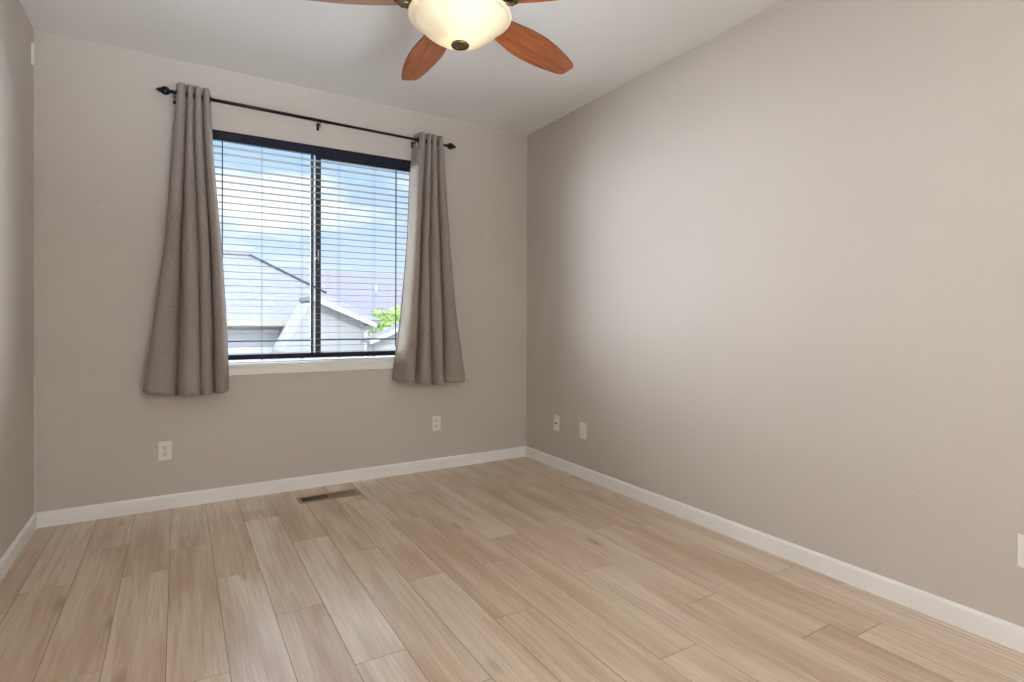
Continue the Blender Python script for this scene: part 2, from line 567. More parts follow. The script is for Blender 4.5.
for k in range(0, 19):
    x0 = -0.01 if k == 0 else SEAM0+PW*(k-1)
    x1 = min(SEAM0+PW*k, W+0.01)
    if x1-x0 < 0.01:
        continue
    js = list(joints.get(k, [-1.0]))
    while js[-1] > YR-0.1:
        js.append(js[-1]-1.213)
    ys = [0.01]+js
    for q, (a, b) in enumerate(zip(ys, ys[1:])):
        v = fixed.get((k, q), random.uniform(0.2, 0.72))
        board(x0, x1, max(b, YR-0.12), a, v)
struct(obj('floor', bm, M_OAK))
bm = bmesh.new(); box(bm, -0.12, W+0.3, YR-1.4, WT, -0.2, -0.0019); struct(obj('floor_subfloor', bm, plain('subfloor', (0.25, 0.18, 0.12), 0.8)))

# baseboards
def baseboard(name, p0, p1, nrm):
    """profile extruded from p0 to p1, nrm points into the room"""
    p0, p1, nrm = Vector(p0), Vector(p1), Vector(nrm)
    h, t = 0.086, 0.012
    prof = [(0, 0), (t, 0), (t, h*0.86), (t-0.002, h*0.92), (t-0.006, h*0.985), (t-0.008, h), (0, h)]
    bm = bmesh.new()
    poly = [p0+nrm*a+Vector((0, 0, b)) for a, b in prof]
    prism(bm, poly, p1-p0)
    return struct(obj(name, bm, M_TRIM))
baseboard('baseboard_back', (0, 0, 0), (W, 0, 0), (0, -1, 0))
baseboard('baseboard_left', (0, -0.012, 0), (0, YR, 0), (1, 0, 0))
baseboard('baseboard_right', (W, -0.012, 0), (W, YR, 0), (-1, 0, 0))
baseboard('baseboard_front', (0.012, YR, 0), (1.84, YR, 0), (0, 1, 0))
# thin caulk bead where the boards meet the floor is part of trim; door casing behind
bm = bmesh.new()
for (a, b) in ((1.84, 1.90), (2.80, 2.86)):
    box(bm, a, b, YR, YR+0.015, 0, 2.11, 0.003)
box(bm, 1.84, 2.86, YR, YR+0.015, 2.05, 2.11, 0.003)
struct(obj('trim_1', bm, M_TRIM))

# ------------------------------------------------------------------ WINDOW
# stool and apron
bm = bmesh.new()
box(bm, WX0-0.035, WX1+0.035, -0.018, 0.0, 0.848, WZ0, 0.003)
box(bm, WX0, WX1, -0.0, WT-0.02, 0.85, WZ0)
st = struct(obj('trim_2', bm, M_SILL))
bm = bmesh.new()
box(bm, WX0-0.025, WX1+0.025, -0.011, 0.0, 0.800, 0.848, 0.003)
ap = struct(obj('trim_3', bm, M_SILL))

win = struct(empty('window_1', ((WX0+WX1)/2, 0.10, WZ0)))
def wpart(name, boxes, mat, parent=None, bev=0.002):
    bm = bmesh.new()
    for q in boxes:
        box(bm, *q, bev)
    o = obj(name, bm, mat)
    o.parent = parent or win
    base = Vector(win.location)
    for v in o.data.vertices:
        v.co -= base
    return o
FY0, FY1 = 0.068, 0.112
fr = wpart('window_frame', [(WX0, WX0+0.03, FY0, FY1, WZ0, WZ1), (WX1-0.030, WX1, FY0, FY1, WZ0, WZ1),
                             (WX0+0.03, WX1-0.030, FY0, FY1, WZ1-0.04, WZ1)], M_FRAME)
wpart('sill_track', [(WX0+0.03, WX1-0.030, FY0, FY1, WZ0, WZ0+0.010)], M_SILL)
wpart('sash_bottom_rail', [(1.548, WX1-0.048, FY0, FY0+0.018, WZ0+0.032, WZ0+0.055)], M_FRAME)
sl = wpart('sliding_sash', [(1.512, 1.548, FY0-0.004, FY0+0.018, WZ0+0.03, WZ1-0.04), (WX1-0.048, WX1-0.0301, FY0+0.002, FY0+0.030, WZ0+0.03, WZ1-0.04),
                            (1.548, WX1-0.048, FY0, FY0+0.030, WZ1-0.065, WZ1-0.04)], M_FRAME)
fx = wpart('fixed_stile', [(1.482, 1.504, FY0+0.018, FY1-0.008, WZ0+0.03, WZ1-0.04)], M_FRAMELT)
wpart('glass_pane', [(WX0+0.03, 1.510, FY0+0.028, FY0+0.032, WZ0+0.01, WZ1-0.04)], M_GLASS, bev=0)
wpart('glass_pane', [(1.535, WX1-0.04, FY0+0.008, FY0+0.012, WZ0+0.01, WZ1-0.06)], M_GLASS, bev=0)
wpart('screen_bar', [(WX0+0.04, 1.50, FY1-0.012, FY1-0.004, 1.010, 1.019), (1.548, WX1-0.04, FY1-0.012, FY1-0.004, 1.012, 1.021)], M_FRAMELT, bev=0.001)
wpart('sash_lock', [(1.507, 1.512, FY0-0.012, FY0-0.004, 1.575, 1.615), (1.527, 1.532, FY0-0.012, FY0-0.004, 1.575, 1.650), (1.512, 1.527, FY0-0.012, FY0-0.004, 1.590, 1.598)], M_PLATE, bev=0.001)

# ------------------------------------------------------------------ BLIND
bl = tag(empty('window_blind', ((WX0+WX1)/2, 0.03, WZ1)), 'dark horizontal slat blind with slats turned open, filling the window opening', 'blind')
bbase = Vector(bl.location)
BX0, BX1 = WX0+0.006, WX1-0.006
def bpart(name, bm, mat, smooth=False):
    o = obj(name, bm, mat, bl, smooth)
    for v in o.data.vertices:
        v.co -= bbase
    return o
bm = bmesh.new()
box(bm, BX0, BX1, -0.010, 0.0, 2.300, WZ1-0.001, 0.003)
box(bm, BX0, BX1, -0.012, -0.009, 2.312, 2.318, 0.001)
box(bm, BX0, BX1, -0.012, -0.009, 2.346, 2.352, 0.001)
bpart('valance', bm, M_VAL)
bm = bmesh.new(); box(bm, BX0, BX1, 0.012, 0.062, 2.325, WZ1-0.002, 0.002); bpart('head_rail', bm, M_VAL)
bm = bmesh.new(); box(bm, BX0+0.004, BX1-0.004, 0.008, 0.056, 0.898, 0.930, 0.004); bpart('bottom_rail', bm, M_VAL)
bm = bmesh.new()
zs = []
z = 2.225-0.0444*29
i = 0
while z < 2.28:
    zs.append(z)
    z += 0.0444
SLY = 0.032
for i, z in enumerate(zs):
    tilt = R(1.5)+R(random.uniform(-0.8, 0.8))
    if i == len(zs)-3:
        tilt = R(9)
    rows = []
    for (x) in (BX0+0.004, BX1-0.004):
        ring = []
        for s in (-1, -0.5, 0, 0.5, 1):
            yy = s*0.0245
            zz = 0.0012*(1-s*s)
            ring.append((yy, zz))
        up = [(yy, zz+0.0009) for yy, zz in ring]
        dn = [(yy, zz-0.0009) for yy, zz in ring[::-1]]
        row = []
        for yy, zz in up+dn:
            y2 = yy*math.cos(tilt)-zz*math.sin(tilt)
            z2 = yy*math.sin(tilt)+zz*math.cos(tilt)
            row.append(bm.verts.new((x, SLY+y2, z+z2)))
        rows.append(row)
    n = len(rows[0])
    for k in range(n):
        bm.faces.new((rows[0][k], rows[0][(k+1) % n], rows[1][(k+1) % n], rows[1][k]))
    bm.faces.new(rows[0]); bm.faces.new(rows[1][::-1])
bpart('slats', bm, M_SLAT)
for x in (1.160, 1.412, 1.664, 1.918):
    bm = bmesh.new()
    for y in (SLY-0.026, SLY+0.026):
        tube(bm, [(x, y, 0.905), (x, y, 2.33)], 0.0008, 6)
    bpart('ladder_cord', bm, M_CORD)
    bm = bmesh.new()
    lathe(bm, [(0, 0.893), (0.006, 0.8935), (0.007, 0.897), (0.006, 0.9025), (0, 0.9025)], 12, Matrix.Translation((x, 0.018, 0)))
    bpart('rail_plug', bm, M_VAL, True)
bm = bmesh.new(); tube(bm, [(2.075, 0.002, 0.96), (2.075, 0.002, 2.31)], 0.0048, 8)
bpart('tilt_wand', bm, M_CORD, True)
bm = bmesh.new(); tube(bm, [(0.925, 0.003, 1.0), (0.925, 0.003, 2.31)], 0.0035, 8)
bpart('pull_cord', bm, M_CORD, True)

# ------------------------------------------------------------------ CURTAIN ROD
ROD_Y = -0.09
def rod_z(x):
    return 2.5225+(x-0.60)*(2.497-2.5225)/1.88
rod = tag(empty('curtain_rod', (1.52, 0, rod_z(1.52))), 'thin black curtain rod with ball finials above the window', 'curtain rod')
rb = Vector(rod.location)
def rpart(name, bm, mat, smooth=True, parent=None):
    o = obj(name, bm, mat, parent or rod, smooth)
    for v in o.data.vertices:
        v.co -= rb
    return o
bm = bmesh.new()
tube(bm, [(0.64, ROD_Y, rod_z(0.64)), (1.575, ROD_Y, rod_z(1.575))], 0.0108, 16)
tube(bm, [(1.575, ROD_Y, rod_z(1.575)), (2.445, ROD_Y, rod_z(2.445))], 0.0092, 16)
rpart('pole', bm, M_BLACK)
def finial(x, sgn):
    ax = Matrix.Translation((x, ROD_Y, rod_z(x))) @ Matrix.Rotation(sgn*PI/2, 4, 'Y')
    prof = [(0, -0.002), (0.0115, -0.002), (0.0125, 0.004), (0.008, 0.010), (0.009, 0.014), (0.015, 0.016), (0.020, 0.021), (0.0240, 0.029), (0.0252, 0.037),
            (0.0240, 0.045), (0.020, 0.053), (0.015, 0.0605), (0.010, 0.063), (0.0125, 0.067), (0.0115, 0.072), (0.006, 0.076), (0.0065, 0.079), (0.003, 0.083), (0, 0.084)]
    bm = bmesh.new(); lathe(bm, prof, 24, ax)
    rpart('finial', bm, M_BLACK)
finial(0.655, -1)
finial(2.440, 1)
for x in (0.665, 1.511, 2.20):
    bm = bmesh.new()
    z = rod_z(x)
    box(bm, x-0.009, x+0.009, -0.004, 0.0, z-0.040, z+0.010, 0.001)
    tube(bm, [(x, -0.003, z-0.014), (x, -0.05, z-0.016), (x, -0.078, z-0.016), (x, -0.088, z-0.013)], 0.0045, 8)
    pts = [(x, ROD_Y+0.0125*math.cos(a), z+0.0125*math.sin(a)) for a in [R(q) for q in range(-20, -201, -20)]]
    tube(bm, pts, 0.0032, 8)
    br = rpart('wall_bracket', bm, M_BLACK)
    bm = bmesh.new()
    tube(bm, [(x, ROD_Y, z-0.012), (x, ROD_Y, z-0.040)], [0.0035, 0.0035], 10)
    lathe(bm, [(0, -0.049), (0.006, -0.048), (0.0065, -0.040), (0.0035, -0.038), (0, -0.038)], 12, Matrix.Translation((x, ROD_Y, z)))
    s_ = rpart('thumb_screw', bm, M_NICKEL)
    s_.parent = br

# ------------------------------------------------------------------ CURTAINS
def interp(tab, z):
    """tab rows sorted by z descending: [z, v0, v1, ...]"""
    if z >= tab[0][0]:
        return tab[0][1:]
    for a, b in zip(tab, tab[1:]):
        if z >= b[0]:
            t = (a[0]-z)/(a[0]-b[0])
            return [p+(q-p)*t for p, q in zip(a[1:], b[1:])]
    return tab[-1][1:]

def smooth_tab(tab, z):
    h = 0.10
    acc = [0]*(len(tab[0])-1)
    for k in (-1, -0.5, 0, 0.5, 1):
        v = interp(tab, z+k*h)
        acc = [a+b/5 for a, b in zip(acc, v)]
    return acc

def curtain(tab, bot, depths, label, seed, lead):
    rnd = random.Random(seed)
    nF = len(tab[0])-2
    per = 16
    NZ = 70
    xm = sum(tab[0][1:])/len(tab[0][1:])
    root = empty('curtain', (xm, ROD_Y, bot[2]))
    tag(root, label, 'curtain', None)
    ph = [rnd.uniform(0, 6.28) for _ in range(8)]
    bm = bmesh.new()
    grid = []
    ztop = rod_z(xm)+0.053
    for j in range(NZ+1):
        t = j/NZ
        row = []
        for fi in range(nF):
            rng = range(0, per+1) if fi == nF-1 else range(0, per)
            for k in rng:
                q_ = min(max((k-1.15)/(per-2.3), 0.0), 1.0)      # flat valley between the pleats, then the round pleat
                th = -PI/2+PI*q_
                s = (fi+k/per)/nF
                zb = interp_s(bot, s)
                zt = ztop+(rod_z(0.6+0)-rod_z(0.6+0))+(-0.0146*(s-0.5)*(tab[0][-1]-tab[0][1]))
                z = zt+(zb-zt)*t
                bx = smooth_tab(tab, z)
                x0, x1 = bx[fi], bx[fi+1]
                gap = 0.06
                x = x0+(x1-x0)*(gap*min(k/1.15, 1.0)+(1-2*gap)*(0.5+0.5*math.sin(th))+gap*min(max((k-(per-1.15))/1.15, 0.0), 1.0))
                yf = -0.128-0.030*t
                gl = depths[fi][0]*(1-t)+depths[fi][1]*t
                gr = depths[fi+1][0]*(1-t)+depths[fi+1][1]*t
                g = (gl if th < 0 else gr)*1.12
                ex = 0.62
                if (fi == 0 and th < 0 and lead < 0) or (fi == nF-1 and th > 0 and lead > 0):
                    ex = 1.7
                c = max(0.0, math.cos(th))**ex
                y = yf+g*(1-c)
                # soft irregular drape
                x += 0.0035*math.sin(3.1*z+ph[fi])*t
                y += 0.006*math.sin(2.3*z+ph[fi+3])*t
                # hem fold
                if z < zb+0.062:
                    y -= 0.0018
                # grommet top band is stiffer
                row.append(bm.verts.new((x-xm, y-ROD_Y, z-bot[2])))
        grid.append(row)
    for a, b in zip(grid, grid[1:]):
        for k in range(len(a)-1):
            bm.faces.new((a[k], a[k+1], b[k+1], b[k]))
    me = obj('fabric_panel', bm, M_FAB, root, True)
    md = me.modifiers.new('thickness', 'SOLIDIFY'); md.thickness = 0.003; md.offset = 0
    # metal grommets, one each side of every pleat, where the rod runs through
    for fi in range(nF):
        x0, x1 = tab[0][1+fi], tab[0][2+fi]
        for sg in (-1, 1):
            gx = (x0+x1)/2+sg*(x1-x0)/2*0.93
            gm = Matrix.Translation((gx-xm, 0.0, rod_z(gx)-bot[2])) @ Matrix.Rotation(R(90)+sg*R(6), 4, 'Y')
            bm = bmesh.new()
            lathe(bm, [(0.0125, -0.0028), (0.017, -0.0032), (0.0205, -0.0012), (0.0205, 0.0012), (0.017, 0.0032), (0.0125, 0.0028), (0.0125, -0.0028)], 24, gm)
            obj('grommet', bm, M_BLACK, root, True)
    return root

def interp_s(vals, s):
    n = len(vals)-1
    q = min(max(s, 0), 0.99999)*n
    i = int(q)
    t = q-i
    return vals[i]*(1-t)+vals[i+1]*t

TL = [[2.596, 0.68, 0.729, 0.766, 0.809, 0.857], [2.221, 0.652, 0.721, 0.766, 0.819, 0.873], [1.646, 0.616, 0.698, 0.788, 0.850, 0.917],
      [1.157, 0.561, 0.687, 0.797, 0.863, 0.945], [0.709, 0.501, 0.678, 0.803, 0.873, 0.964]]
TR = [[2.552, 2.208, 2.275, 2.313, 2.36, 2.409], [2.251, 2.170, 2.264, 2.309, 2.365, 2.431], [1.763, 2.150, 2.233, 2.297, 2.387, 2.47],
      [1.162, 2.098, 2.219, 2.307, 2.413, 2.531], [0.701, 2.036, 2.204, 2.329, 2.414, 2.61]]
curtain(TL, [0.735, 0.697, 0.700, 0.702, 0.712], [(0.055, 0.06), (0.075, 0.10), (0.07, 0.035), (0.075, 0.09), (0.095, 0.10)],
        'grey brown linen curtain hanging left of the window', 3, 1)
curtain(TR, [0.722, 0.690, 0.672, 0.682, 0.690], [(0.095, 0.12), (0.075, 0.10), (0.07, 0.07), (0.075, 0.085), (0.055, 0.06)],
        'grey brown linen curtain hanging right of the window', 9, -1)

# ------------------------------------------------------------------ CEILING FAN
FC = Vector((1.594, -2.090, 0))
ZC = ceil_z(FC.x)
fan = tag(empty('ceiling_fan', (FC.x, FC.y, ZC)), 'five blade ceiling fan with cherry wood blades and lit alabaster glass bowl', 'ceiling fan')
def fz(z):
    return z-ZC
bm = bmesh.new(); lathe(bm, [(0, 0), (0.068, 0), (0.070, -0.012), (0.060, -0.035), (0.035, -0.055), (0.016, -0.060), (0, -0.060)], 40); obj('canopy', bm, M_BRONZE, fan, True)
bm = bmesh.new(); tube(bm, [(0, 0, -0.055), (0, 0, fz(2.53))], 0.0127, 20); obj('downrod', bm, M_BRONZE, fan, True)
bm = bmesh.new()
lathe(bm, [(0, fz(2.545)), (0.03, fz(2.545)), (0.045, fz(2.53)), (0.10, fz(2.515)), (0.135, fz(2.49)), (0.142, fz(2.45)), (0.138, fz(2.41)), (0.115, fz(2.385)), (0.09, fz(2.378)), (0, fz(2.378))], 56)
obj('motor_housing', bm, M_BRONZE, fan, True)
bm = bmesh.new()
lathe(bm, [(0, fz(2.379)), (0.075, fz(2.379)), (0.078, fz(2.36)), (0.066, fz(2.335)), (0.072, fz(2.322)), (0.11, fz(2.316)), (0.115, fz(2.309)), (0.06, fz(2.305)), (0, fz(2.305))], 48)
obj('light_fitter', bm, M_BRONZE, fan, True)
# glass bowl: flared rim, sloping sides, rounded bottom
bowl_prof = [(0.193, 2.309), (0.1945, 2.3045), (0.190, 2.2995), (0.183, 2.2985), (0.1775, 2.2990), (0.1745, 2.2955), (0.168, 2.284), (0.157, 2.272), (0.141, 2.256), (0.120, 2.240),
             (0.097, 2.226), (0.073, 2.215), (0.048, 2.2075), (0.022, 2.204), (0.004, 2.2035)]
inner = [(max(r_-0.005, 0.004), z_+0.004) for r_, z_ in bowl_prof[::-1]]
bm = bmesh.new(); lathe(bm, [(r_, fz(z_)) for r_, z_ in bowl_prof+inner]+[(0.193, fz(2.309))], 72)
bowl = obj('glass_bowl', bm, M_BOWL, fan, True)
bm = bmesh.new()
lathe(bm, [(0, fz(2.209)), (0.020, fz(2.209)), (0.033, fz(2.204)), (0.035, fz(2.199)), (0.033, fz(2.195)), (0.025, fz(2.194)), (0.021, fz(2.196)), (0.014, fz(2.192)), (0.008, fz(2.190)), (0, fz(2.189))], 32)
obj('bowl_cap', bm, M_BRONZE, fan, True)
bm = bmesh.new()
lathe(bm, [(0, -0.105), (0.016, -0.104), (0.027, -0.095), (0.0285, -0.08), (0.022, -0.06), (0.013, -0.045), (0.013, -0.03), (0, -0.03)], 20, Matrix.Translation((0.045, 0, fz(2.335))))
lathe(bm, [(0, -0.105), (0.016, -0.104), (0.027, -0.095), (0.0285, -0.08), (0.022, -0.06), (0.013, -0.045), (0.013, -0.03), (0, -0.03)], 20, Matrix.Translation((-0.045, 0.0, fz(2.335))))
obj('bulb', bm, M_BULB, fan, True)
fl = light('fan_lamp', 'POINT', (FC.x, FC.y, 2.262), 0.42, (1.0, 0.88, 0.70), shadow_soft_size=0.03)

def half_w(rr):
    nodes = [(0.16, 0.040), (0.19, 0.050), (0.25, 0.061), (0.30, 0.070), (0.35, 0.0775), (0.42, 0.0800), (0.48, 0.0765), (0.54, 0.0685), (0.60, 0.0565), (0.64, 0.0475), (0.658, 0.041), (0.666, 0.033), (0.670, 0.024)]
    for a, b in zip(nodes, nodes[1:]):
        if rr <= b[0]:
            t = (rr-a[0])/(b[0]-a[0])
            return a[1]+(b[1]-a[1])*max(0, t)
    return 0
def blade_mesh():
    bm = bmesh.new()
    rs = [0.160, 0.175, 0.19, 0.22, 0.25, 0.28, 0.31, 0.34, 0.38, 0.42, 0.46, 0.50, 0.54, 0.57, 0.60, 0.62, 0.64, 0.65, 0.66, 0.665, 0.670]
    up = [(q, half_w(q)) for q in rs]
    outline = up+[(q, -w_) for q, w_ in up[::-1]]
    a = [bm.verts.new((x, y, 0.003)) for x, y in outline]
    b = [bm.verts.new((x, y, -0.003)) for x, y in outline]
    bm.faces.new(a); bm.faces.new(b[::-1])
    n = len(a)
    for k in range(n):
        fc = bm.faces.new((a[k], b[k], b[(k+1) % n], a[(k+1) % n]))
        fc.material_index = 1
    return bm
def iron_mesh():
    """scrolled blade arm: neck from the motor, two lobes and a centre tongue under the blade"""
    bm = bmesh.new()
    tube(bm, [(0.085, 0, 0.020), (0.115, 0, 0.006), (0.145, 0, -0.006), (0.175, 0, -0.008)], [0.012, 0.010, 0.010, 0.012], 12)
    for s in (-1, 1):
        tube(bm, [(0.150, s*0.006, -0.007), (0.172, s*0.030, -0.009), (0.196, s*0.047, -0.009), (0.218, s*0.043, -0.008), (0.223, s*0.030, -0.008), (0.212, s*0.022, -0.008)], [0.007, 0.0075, 0.007, 0.0065, 0.006, 0.005], 10)
        tube(bm, [(0.105, 0, 0.010), (0.12, s*0.020, 0.004), (0.145, s*0.026, -0.003), (0.160, s*0.012, -0.006)], 0.0045, 8)
    tube(bm, [(0.165, 0, -0.008), (0.20, 0, -0.008), (0.235, 0, -0.007), (0.245, 0, -0.006)], [0.011, 0.012, 0.010, 0.004], 10)
    pl = [(0.155, -0.030), (0.205, -0.046), (0.222, -0.034), (0.212, -0.018), (0.238, 0), (0.212, 0.018), (0.222, 0.034), (0.205, 0.046), (0.155, 0.030)]
    prism(bm, [Vector((x, y, -0.003)) for x, y in pl], (0, 0, -0.003))
    for (x, y) in ((0.205, 0.036), (0.205, -0.036), (0.228, 0)):
        lathe(bm, [(0, -0.0185), (0.004, -0.0175), (0.0055, -0.015), (0.0055, -0.006), (0, -0.006)], 10, Matrix.Translation((x, y, 0)))
    return bm
blade_me = iron_me = None
for k in range(5):
    ang = R(15.9+72*k+(0, -2.0, 0, 0, 0)[k])
    if blade_me is None:
        b_ = obj('blade', blade_mesh(), [M_CHERRY, M_CHEDGE], fan)
        i_ = obj('blade_iron', iron_mesh(), M_BRONZE, b_, True)
        blade_me, iron_me = b_.data, i_.data
    else:
        b_ = bpy.data.objects.new('blade', blade_me); COL.objects.link(b_); b_.parent = fan
        i_ = bpy.data.objects.new('blade_iron', iron_me); COL.objects.link(i_); i_.parent = b_
    e_r = Vector((math.cos(ang)*math.cos(R(2.7)), math.sin(ang)*math.cos(R(2.7)), -math.sin(R(2.7))))
    e_h = Vector((-math.sin(ang), math.cos(ang), 0))
    v_ = e_r.cross(e_h)
    pr = R(-11.9)
    e_s = math.cos(pr)*e_h+math.sin(pr)*v_
    e_n = e_r.cross(e_s)
    mm = Matrix((e_r, e_s, e_n)).transposed().to_4x4()
    mm.translation = Vector((0, 0, fz(2.358)))
    b_.matrix_local = mm

# ------------------------------------------------------------------ OUTLETS
def wall_plate(kind, pos, normal_rot, label, group=None):
    """built facing -Y, plate centre at pos"""
    t = tag(empty('wall_outlet' if kind == 'duplex' else 'wall_jack', pos, (0, 0, normal_rot)), label, 'outlet' if kind == 'duplex' else 'wall jack', group)
    hw, hh = 0.0355, 0.058
    bm = bmesh.new()
    a = [(-hw, -hh), (hw, -hh), (hw, hh), (-hw, hh)]
    v0 = [bm.verts.new((x, 0, z)) for x, z in a]
    v1 = [bm.verts.new((x, -0.003, z)) for x, z in a]
    v2 = [bm.verts.new((x*0.90, -0.0062, z*0.94)) for x, z in a]
    for p, q in ((v0, v1), (v1, v2)):
        for i in range(4):
            bm.faces.new((p[i], p[(i+1) % 4], q[(i+1) % 4], q[i]))
    bm.faces.new(v2)
    bm.faces.new(v0[::-1])
    obj('cover_plate', bm, M_PLATE, t)
    def screw(z):
        bm = bmesh.new()
        lathe(bm, [(0, 0.0075), (0.0022, 0.0073), (0.0032, 0.0062), (0.0032, 0.005), (0, 0.005)], 14, Matrix.Translation((0, 0, z)) @ Matrix.Rotation(PI/2, 4, 'X'))
        obj('screw', bm, M_SOCK, t, True)
    if kind == 'duplex':
        for zc in (-0.0195, 0.0195):
            bm = bmesh.new()
            pts = []
            for q in range(28):
                an = 2*PI*q/28
                x = 0.0172*math.cos(an); z = 0.0172*math.sin(an)
                z = max(-0.0142, min(0.0142, z))
                pts.append(Vector((x, -0.0055, zc+z)))
            prism(bm, pts, (0, -0.0028, 0))
            s = obj('receptacle', bm, M_SOCK, t)
            bm = bmesh.new()
            box(bm, -0.0075, -0.0052, -0.0087, -0.0080, zc-0.0005, zc+0.0085)
            box(bm, 0.0052, 0.0075, -0.0087, -0.0080, zc+0.0005, zc+0.0080)
            lathe(bm, [(0, 0.0080), (0.0029, 0.0080), (0.0029, 0.0087), (0, 0.0087)], 14, Matrix.Translation((0, 0, zc-0.0065)) @ Matrix.Rotation(PI/2, 4, 'X'))
            obj('slots', bm, M_SLOT, s)
        screw(0)
    elif kind == 'coax':
        bm = bmesh.new()
        lathe(bm, [(0, 0.005), (0.0075, 0.005), (0.0075, 0.009), (0.0050, 0.009), (0.0048, 0.015), (0.003, 0.015), (0, 0.013)], 20, Matrix.Rotation(PI/2, 4, 'X'))
        obj('coax_connector', bm, M_SLOT, t, True)
        screw(0.042); screw(-0.042)
    else:
        bm = bmesh.new()
        box(bm, -0.0165, 0.0165, -0.0085, -0.005, -0.033, 0.033, 0.001)
        s = obj('jack_insert', bm, M_SOCK, t)
        bm = bmesh.new()
        box(bm, -0.006, 0.006, -0.0095, -0.008, -0.008, 0.006, 0.0005)
        obj('jack_port', bm, M_SLOT if kind == 'phone' else M_SOCK, s)
        screw(0.048); screw(-0.048)
    return t
wall_plate('duplex', (0.613, 0, 0.357), 0, 'ivory electrical outlet low on the window wall below the left curtain')
wall_plate('duplex', (2.403, 0, 0.357), 0, 'ivory electrical outlet low on the window wall below the right curtain')
wall_plate('coax', (W, -0.448, 0.355), -PI/2, 'ivory cable jack plate with dark centre on the right wall, nearest the corner')
wall_plate('decora', (W, -0.777, 0.352), -PI/2, 'ivory jack plate on the right wall, second from the corner')
wall_plate('duplex', (W, -3.274, 0.355), -PI/2, 'white wall plate on the right wall above the baseboard, cut by the photo edge')

# ------------------------------------------------------------------ FLOOR REGISTER
rx0, rx1, ry0, ry1 = 1.337, 1.722, -0.327, -0.187
reg = tag(empty('floor_register', ((rx0+rx1)/2, (ry0+ry1)/2, 0)), 'tan metal floor register set in the oak floor below the window', 'floor vent')
gb = Vector(reg.location)
def gpart(name, bm, mat):
    o = obj(name, bm, mat, reg)
    for v in o.data.vertices:
        v.co -= gb
    return o
bm = bmesh.new()
b_ = 0.022
box(bm, rx0, rx1, ry0, ry0+b_, 0.0, 0.005, 0.0015)
box(bm, rx0, rx1, ry1-b_, ry1, 0.0, 0.005, 0.0015)
box(bm, rx0, rx0+b_, ry0+b_, ry1-b_, 0.0, 0.005, 0.0015)
box(bm, rx1-b_, rx1, ry0+b_, ry1-b_, 0.0, 0.005, 0.0015)
xm = (rx0+rx1)/2
box(bm, xm-0.006, xm+0.006, ry0+b_, ry1-b_, 0.0, 0.005, 0.001)
gpart('register_frame', bm, M_REG)
bm = bmesh.new(); box(bm, rx0+b_, xm-0.006, ry0+b_, ry1-b_, 0.0002, 0.0010); gpart('duct_shade_plate', bm, M_DUCT)  # flat dark plate, its colour stands in for shade in the duct
bm = bmesh.new(); box(bm, xm+0.006, rx1-b_, ry0+b_, ry1-b_, 0.0002, 0.0016); gpart('damper', bm, M_DAMP)
for (a, b) in ((rx0+b_, xm-0.006), (xm+0.006, rx1-b_)):
    bm = bmesh.new()
    n = 12
    for k in range(1, n):
        x = a+(b-a)*k/n
        box(bm, x-0.0012, x+0.0012, ry0+b_, ry1-b_, 0.0012, 0.0042)
    gpart('louvers', bm, M_REG)

# ------------------------------------------------------------------ SENSOR in the upper left corner
sn = tag(empty('door_sensor', (0, -0.045, 2.54)), 'small white sensor on the left wall by the ceiling corner', 'sensor')
bm = bmesh.new(); box(bm, 0, 0.012, -0.018, 0.018, 0, 0.118, 0.003); obj('sensor_case', bm, M_SENSOR, sn)
bm = bmesh.new(); box(bm, 0.0115, 0.013, -0.010, 0.010, 0.012, 0.040, 0.0005); obj('sensor_lens', bm, M_PLATE, sn)

# ------------------------------------------------------------------ OUTSIDE
GZ = -1.7
bm = bmesh.new(); box(bm, -30, 45, 0.5, 60, GZ-0.3, GZ); struct(obj('ground', bm, M_LAWN))

# neighbour house on the left: long hip roof
h1 = tag(empty('neighbour_house', (1.6, 11.5, GZ)), 'pale house with big light grey hip roof outside, left pane of the window', 'house')
def part(name, bm, mat, root, parent=None, smooth=False):
    o = obj(name, bm, mat, parent or root, smooth)
    bb = Vector(root.location)
    for v in o.data.vertices:
        v.co -= bb
    return o
bm = bmesh.new(); box(bm, -4.0, 4.4, 9.45, 16.5, GZ, 1.10); part('house_wall', bm, M_STUCCO, h1)
EZ = 1.16
# ridge slopes a little: peak at left of the visible end, as in the photo
corners = [(-4.4, 9.0, EZ), (4.83, 9.0, EZ), (4.83, 17.0, EZ), (-4.4, 17.0, EZ)]
ridge = [(-0.2, 13.0, 2.93), (2.40, 13.0, 2.93)]
bm = bmesh.new()
cv = [bm.verts.new(c) for c in corners]; rv = [bm.verts.new(c) for c in ridge]
cl = [bm.verts.new((c[0], c[1], c[2]-0.10)) for c in corners]
bm.faces.new((cv[0], cv[1], rv[1], rv[0])); bm.faces.new((cv[1], cv[2], rv[1])); bm.faces.new((cv[2], cv[3], rv[0], rv[1])); bm.faces.new((cv[3], cv[0], rv[0]))
for i in range(4):
    bm.faces.new((cv[i], cl[i], cl[(i+1) % 4], cv[(i+1) % 4]))
bm.faces.new(cl)
roof1 = part('hip_roof', bm, M_SHING, h1)
bm = bmesh.new()
tube(bm, [(2.40, 12.95, 2.955), (2.40+2.43*0.62, 12.95-3.97*0.62, 2.955-1.785*0.62)], 0.028, 6)
part('hip_cap', bm, M_CORD, h1)
bm = bmesh.new()
tube(bm, [(-0.2, 13.0, 2.95), (2.40, 13.0, 2.95)], 0.05, 6)
part('ridge_cap', bm, M_SHING, h1)
bm = bmesh.new(); box(bm, -4.4, 3.3, 8.93, 9.0, 1.02, 1.17, 0.01); part('gutter', bm, M_CREAM, h1)
bm = bmesh.new(); box(bm, 1.35, 2.62, 9.40, 9.46, -0.9, 0.93, 0.01); g_ = part('garage_door', bm, M_WHITEP, h1)

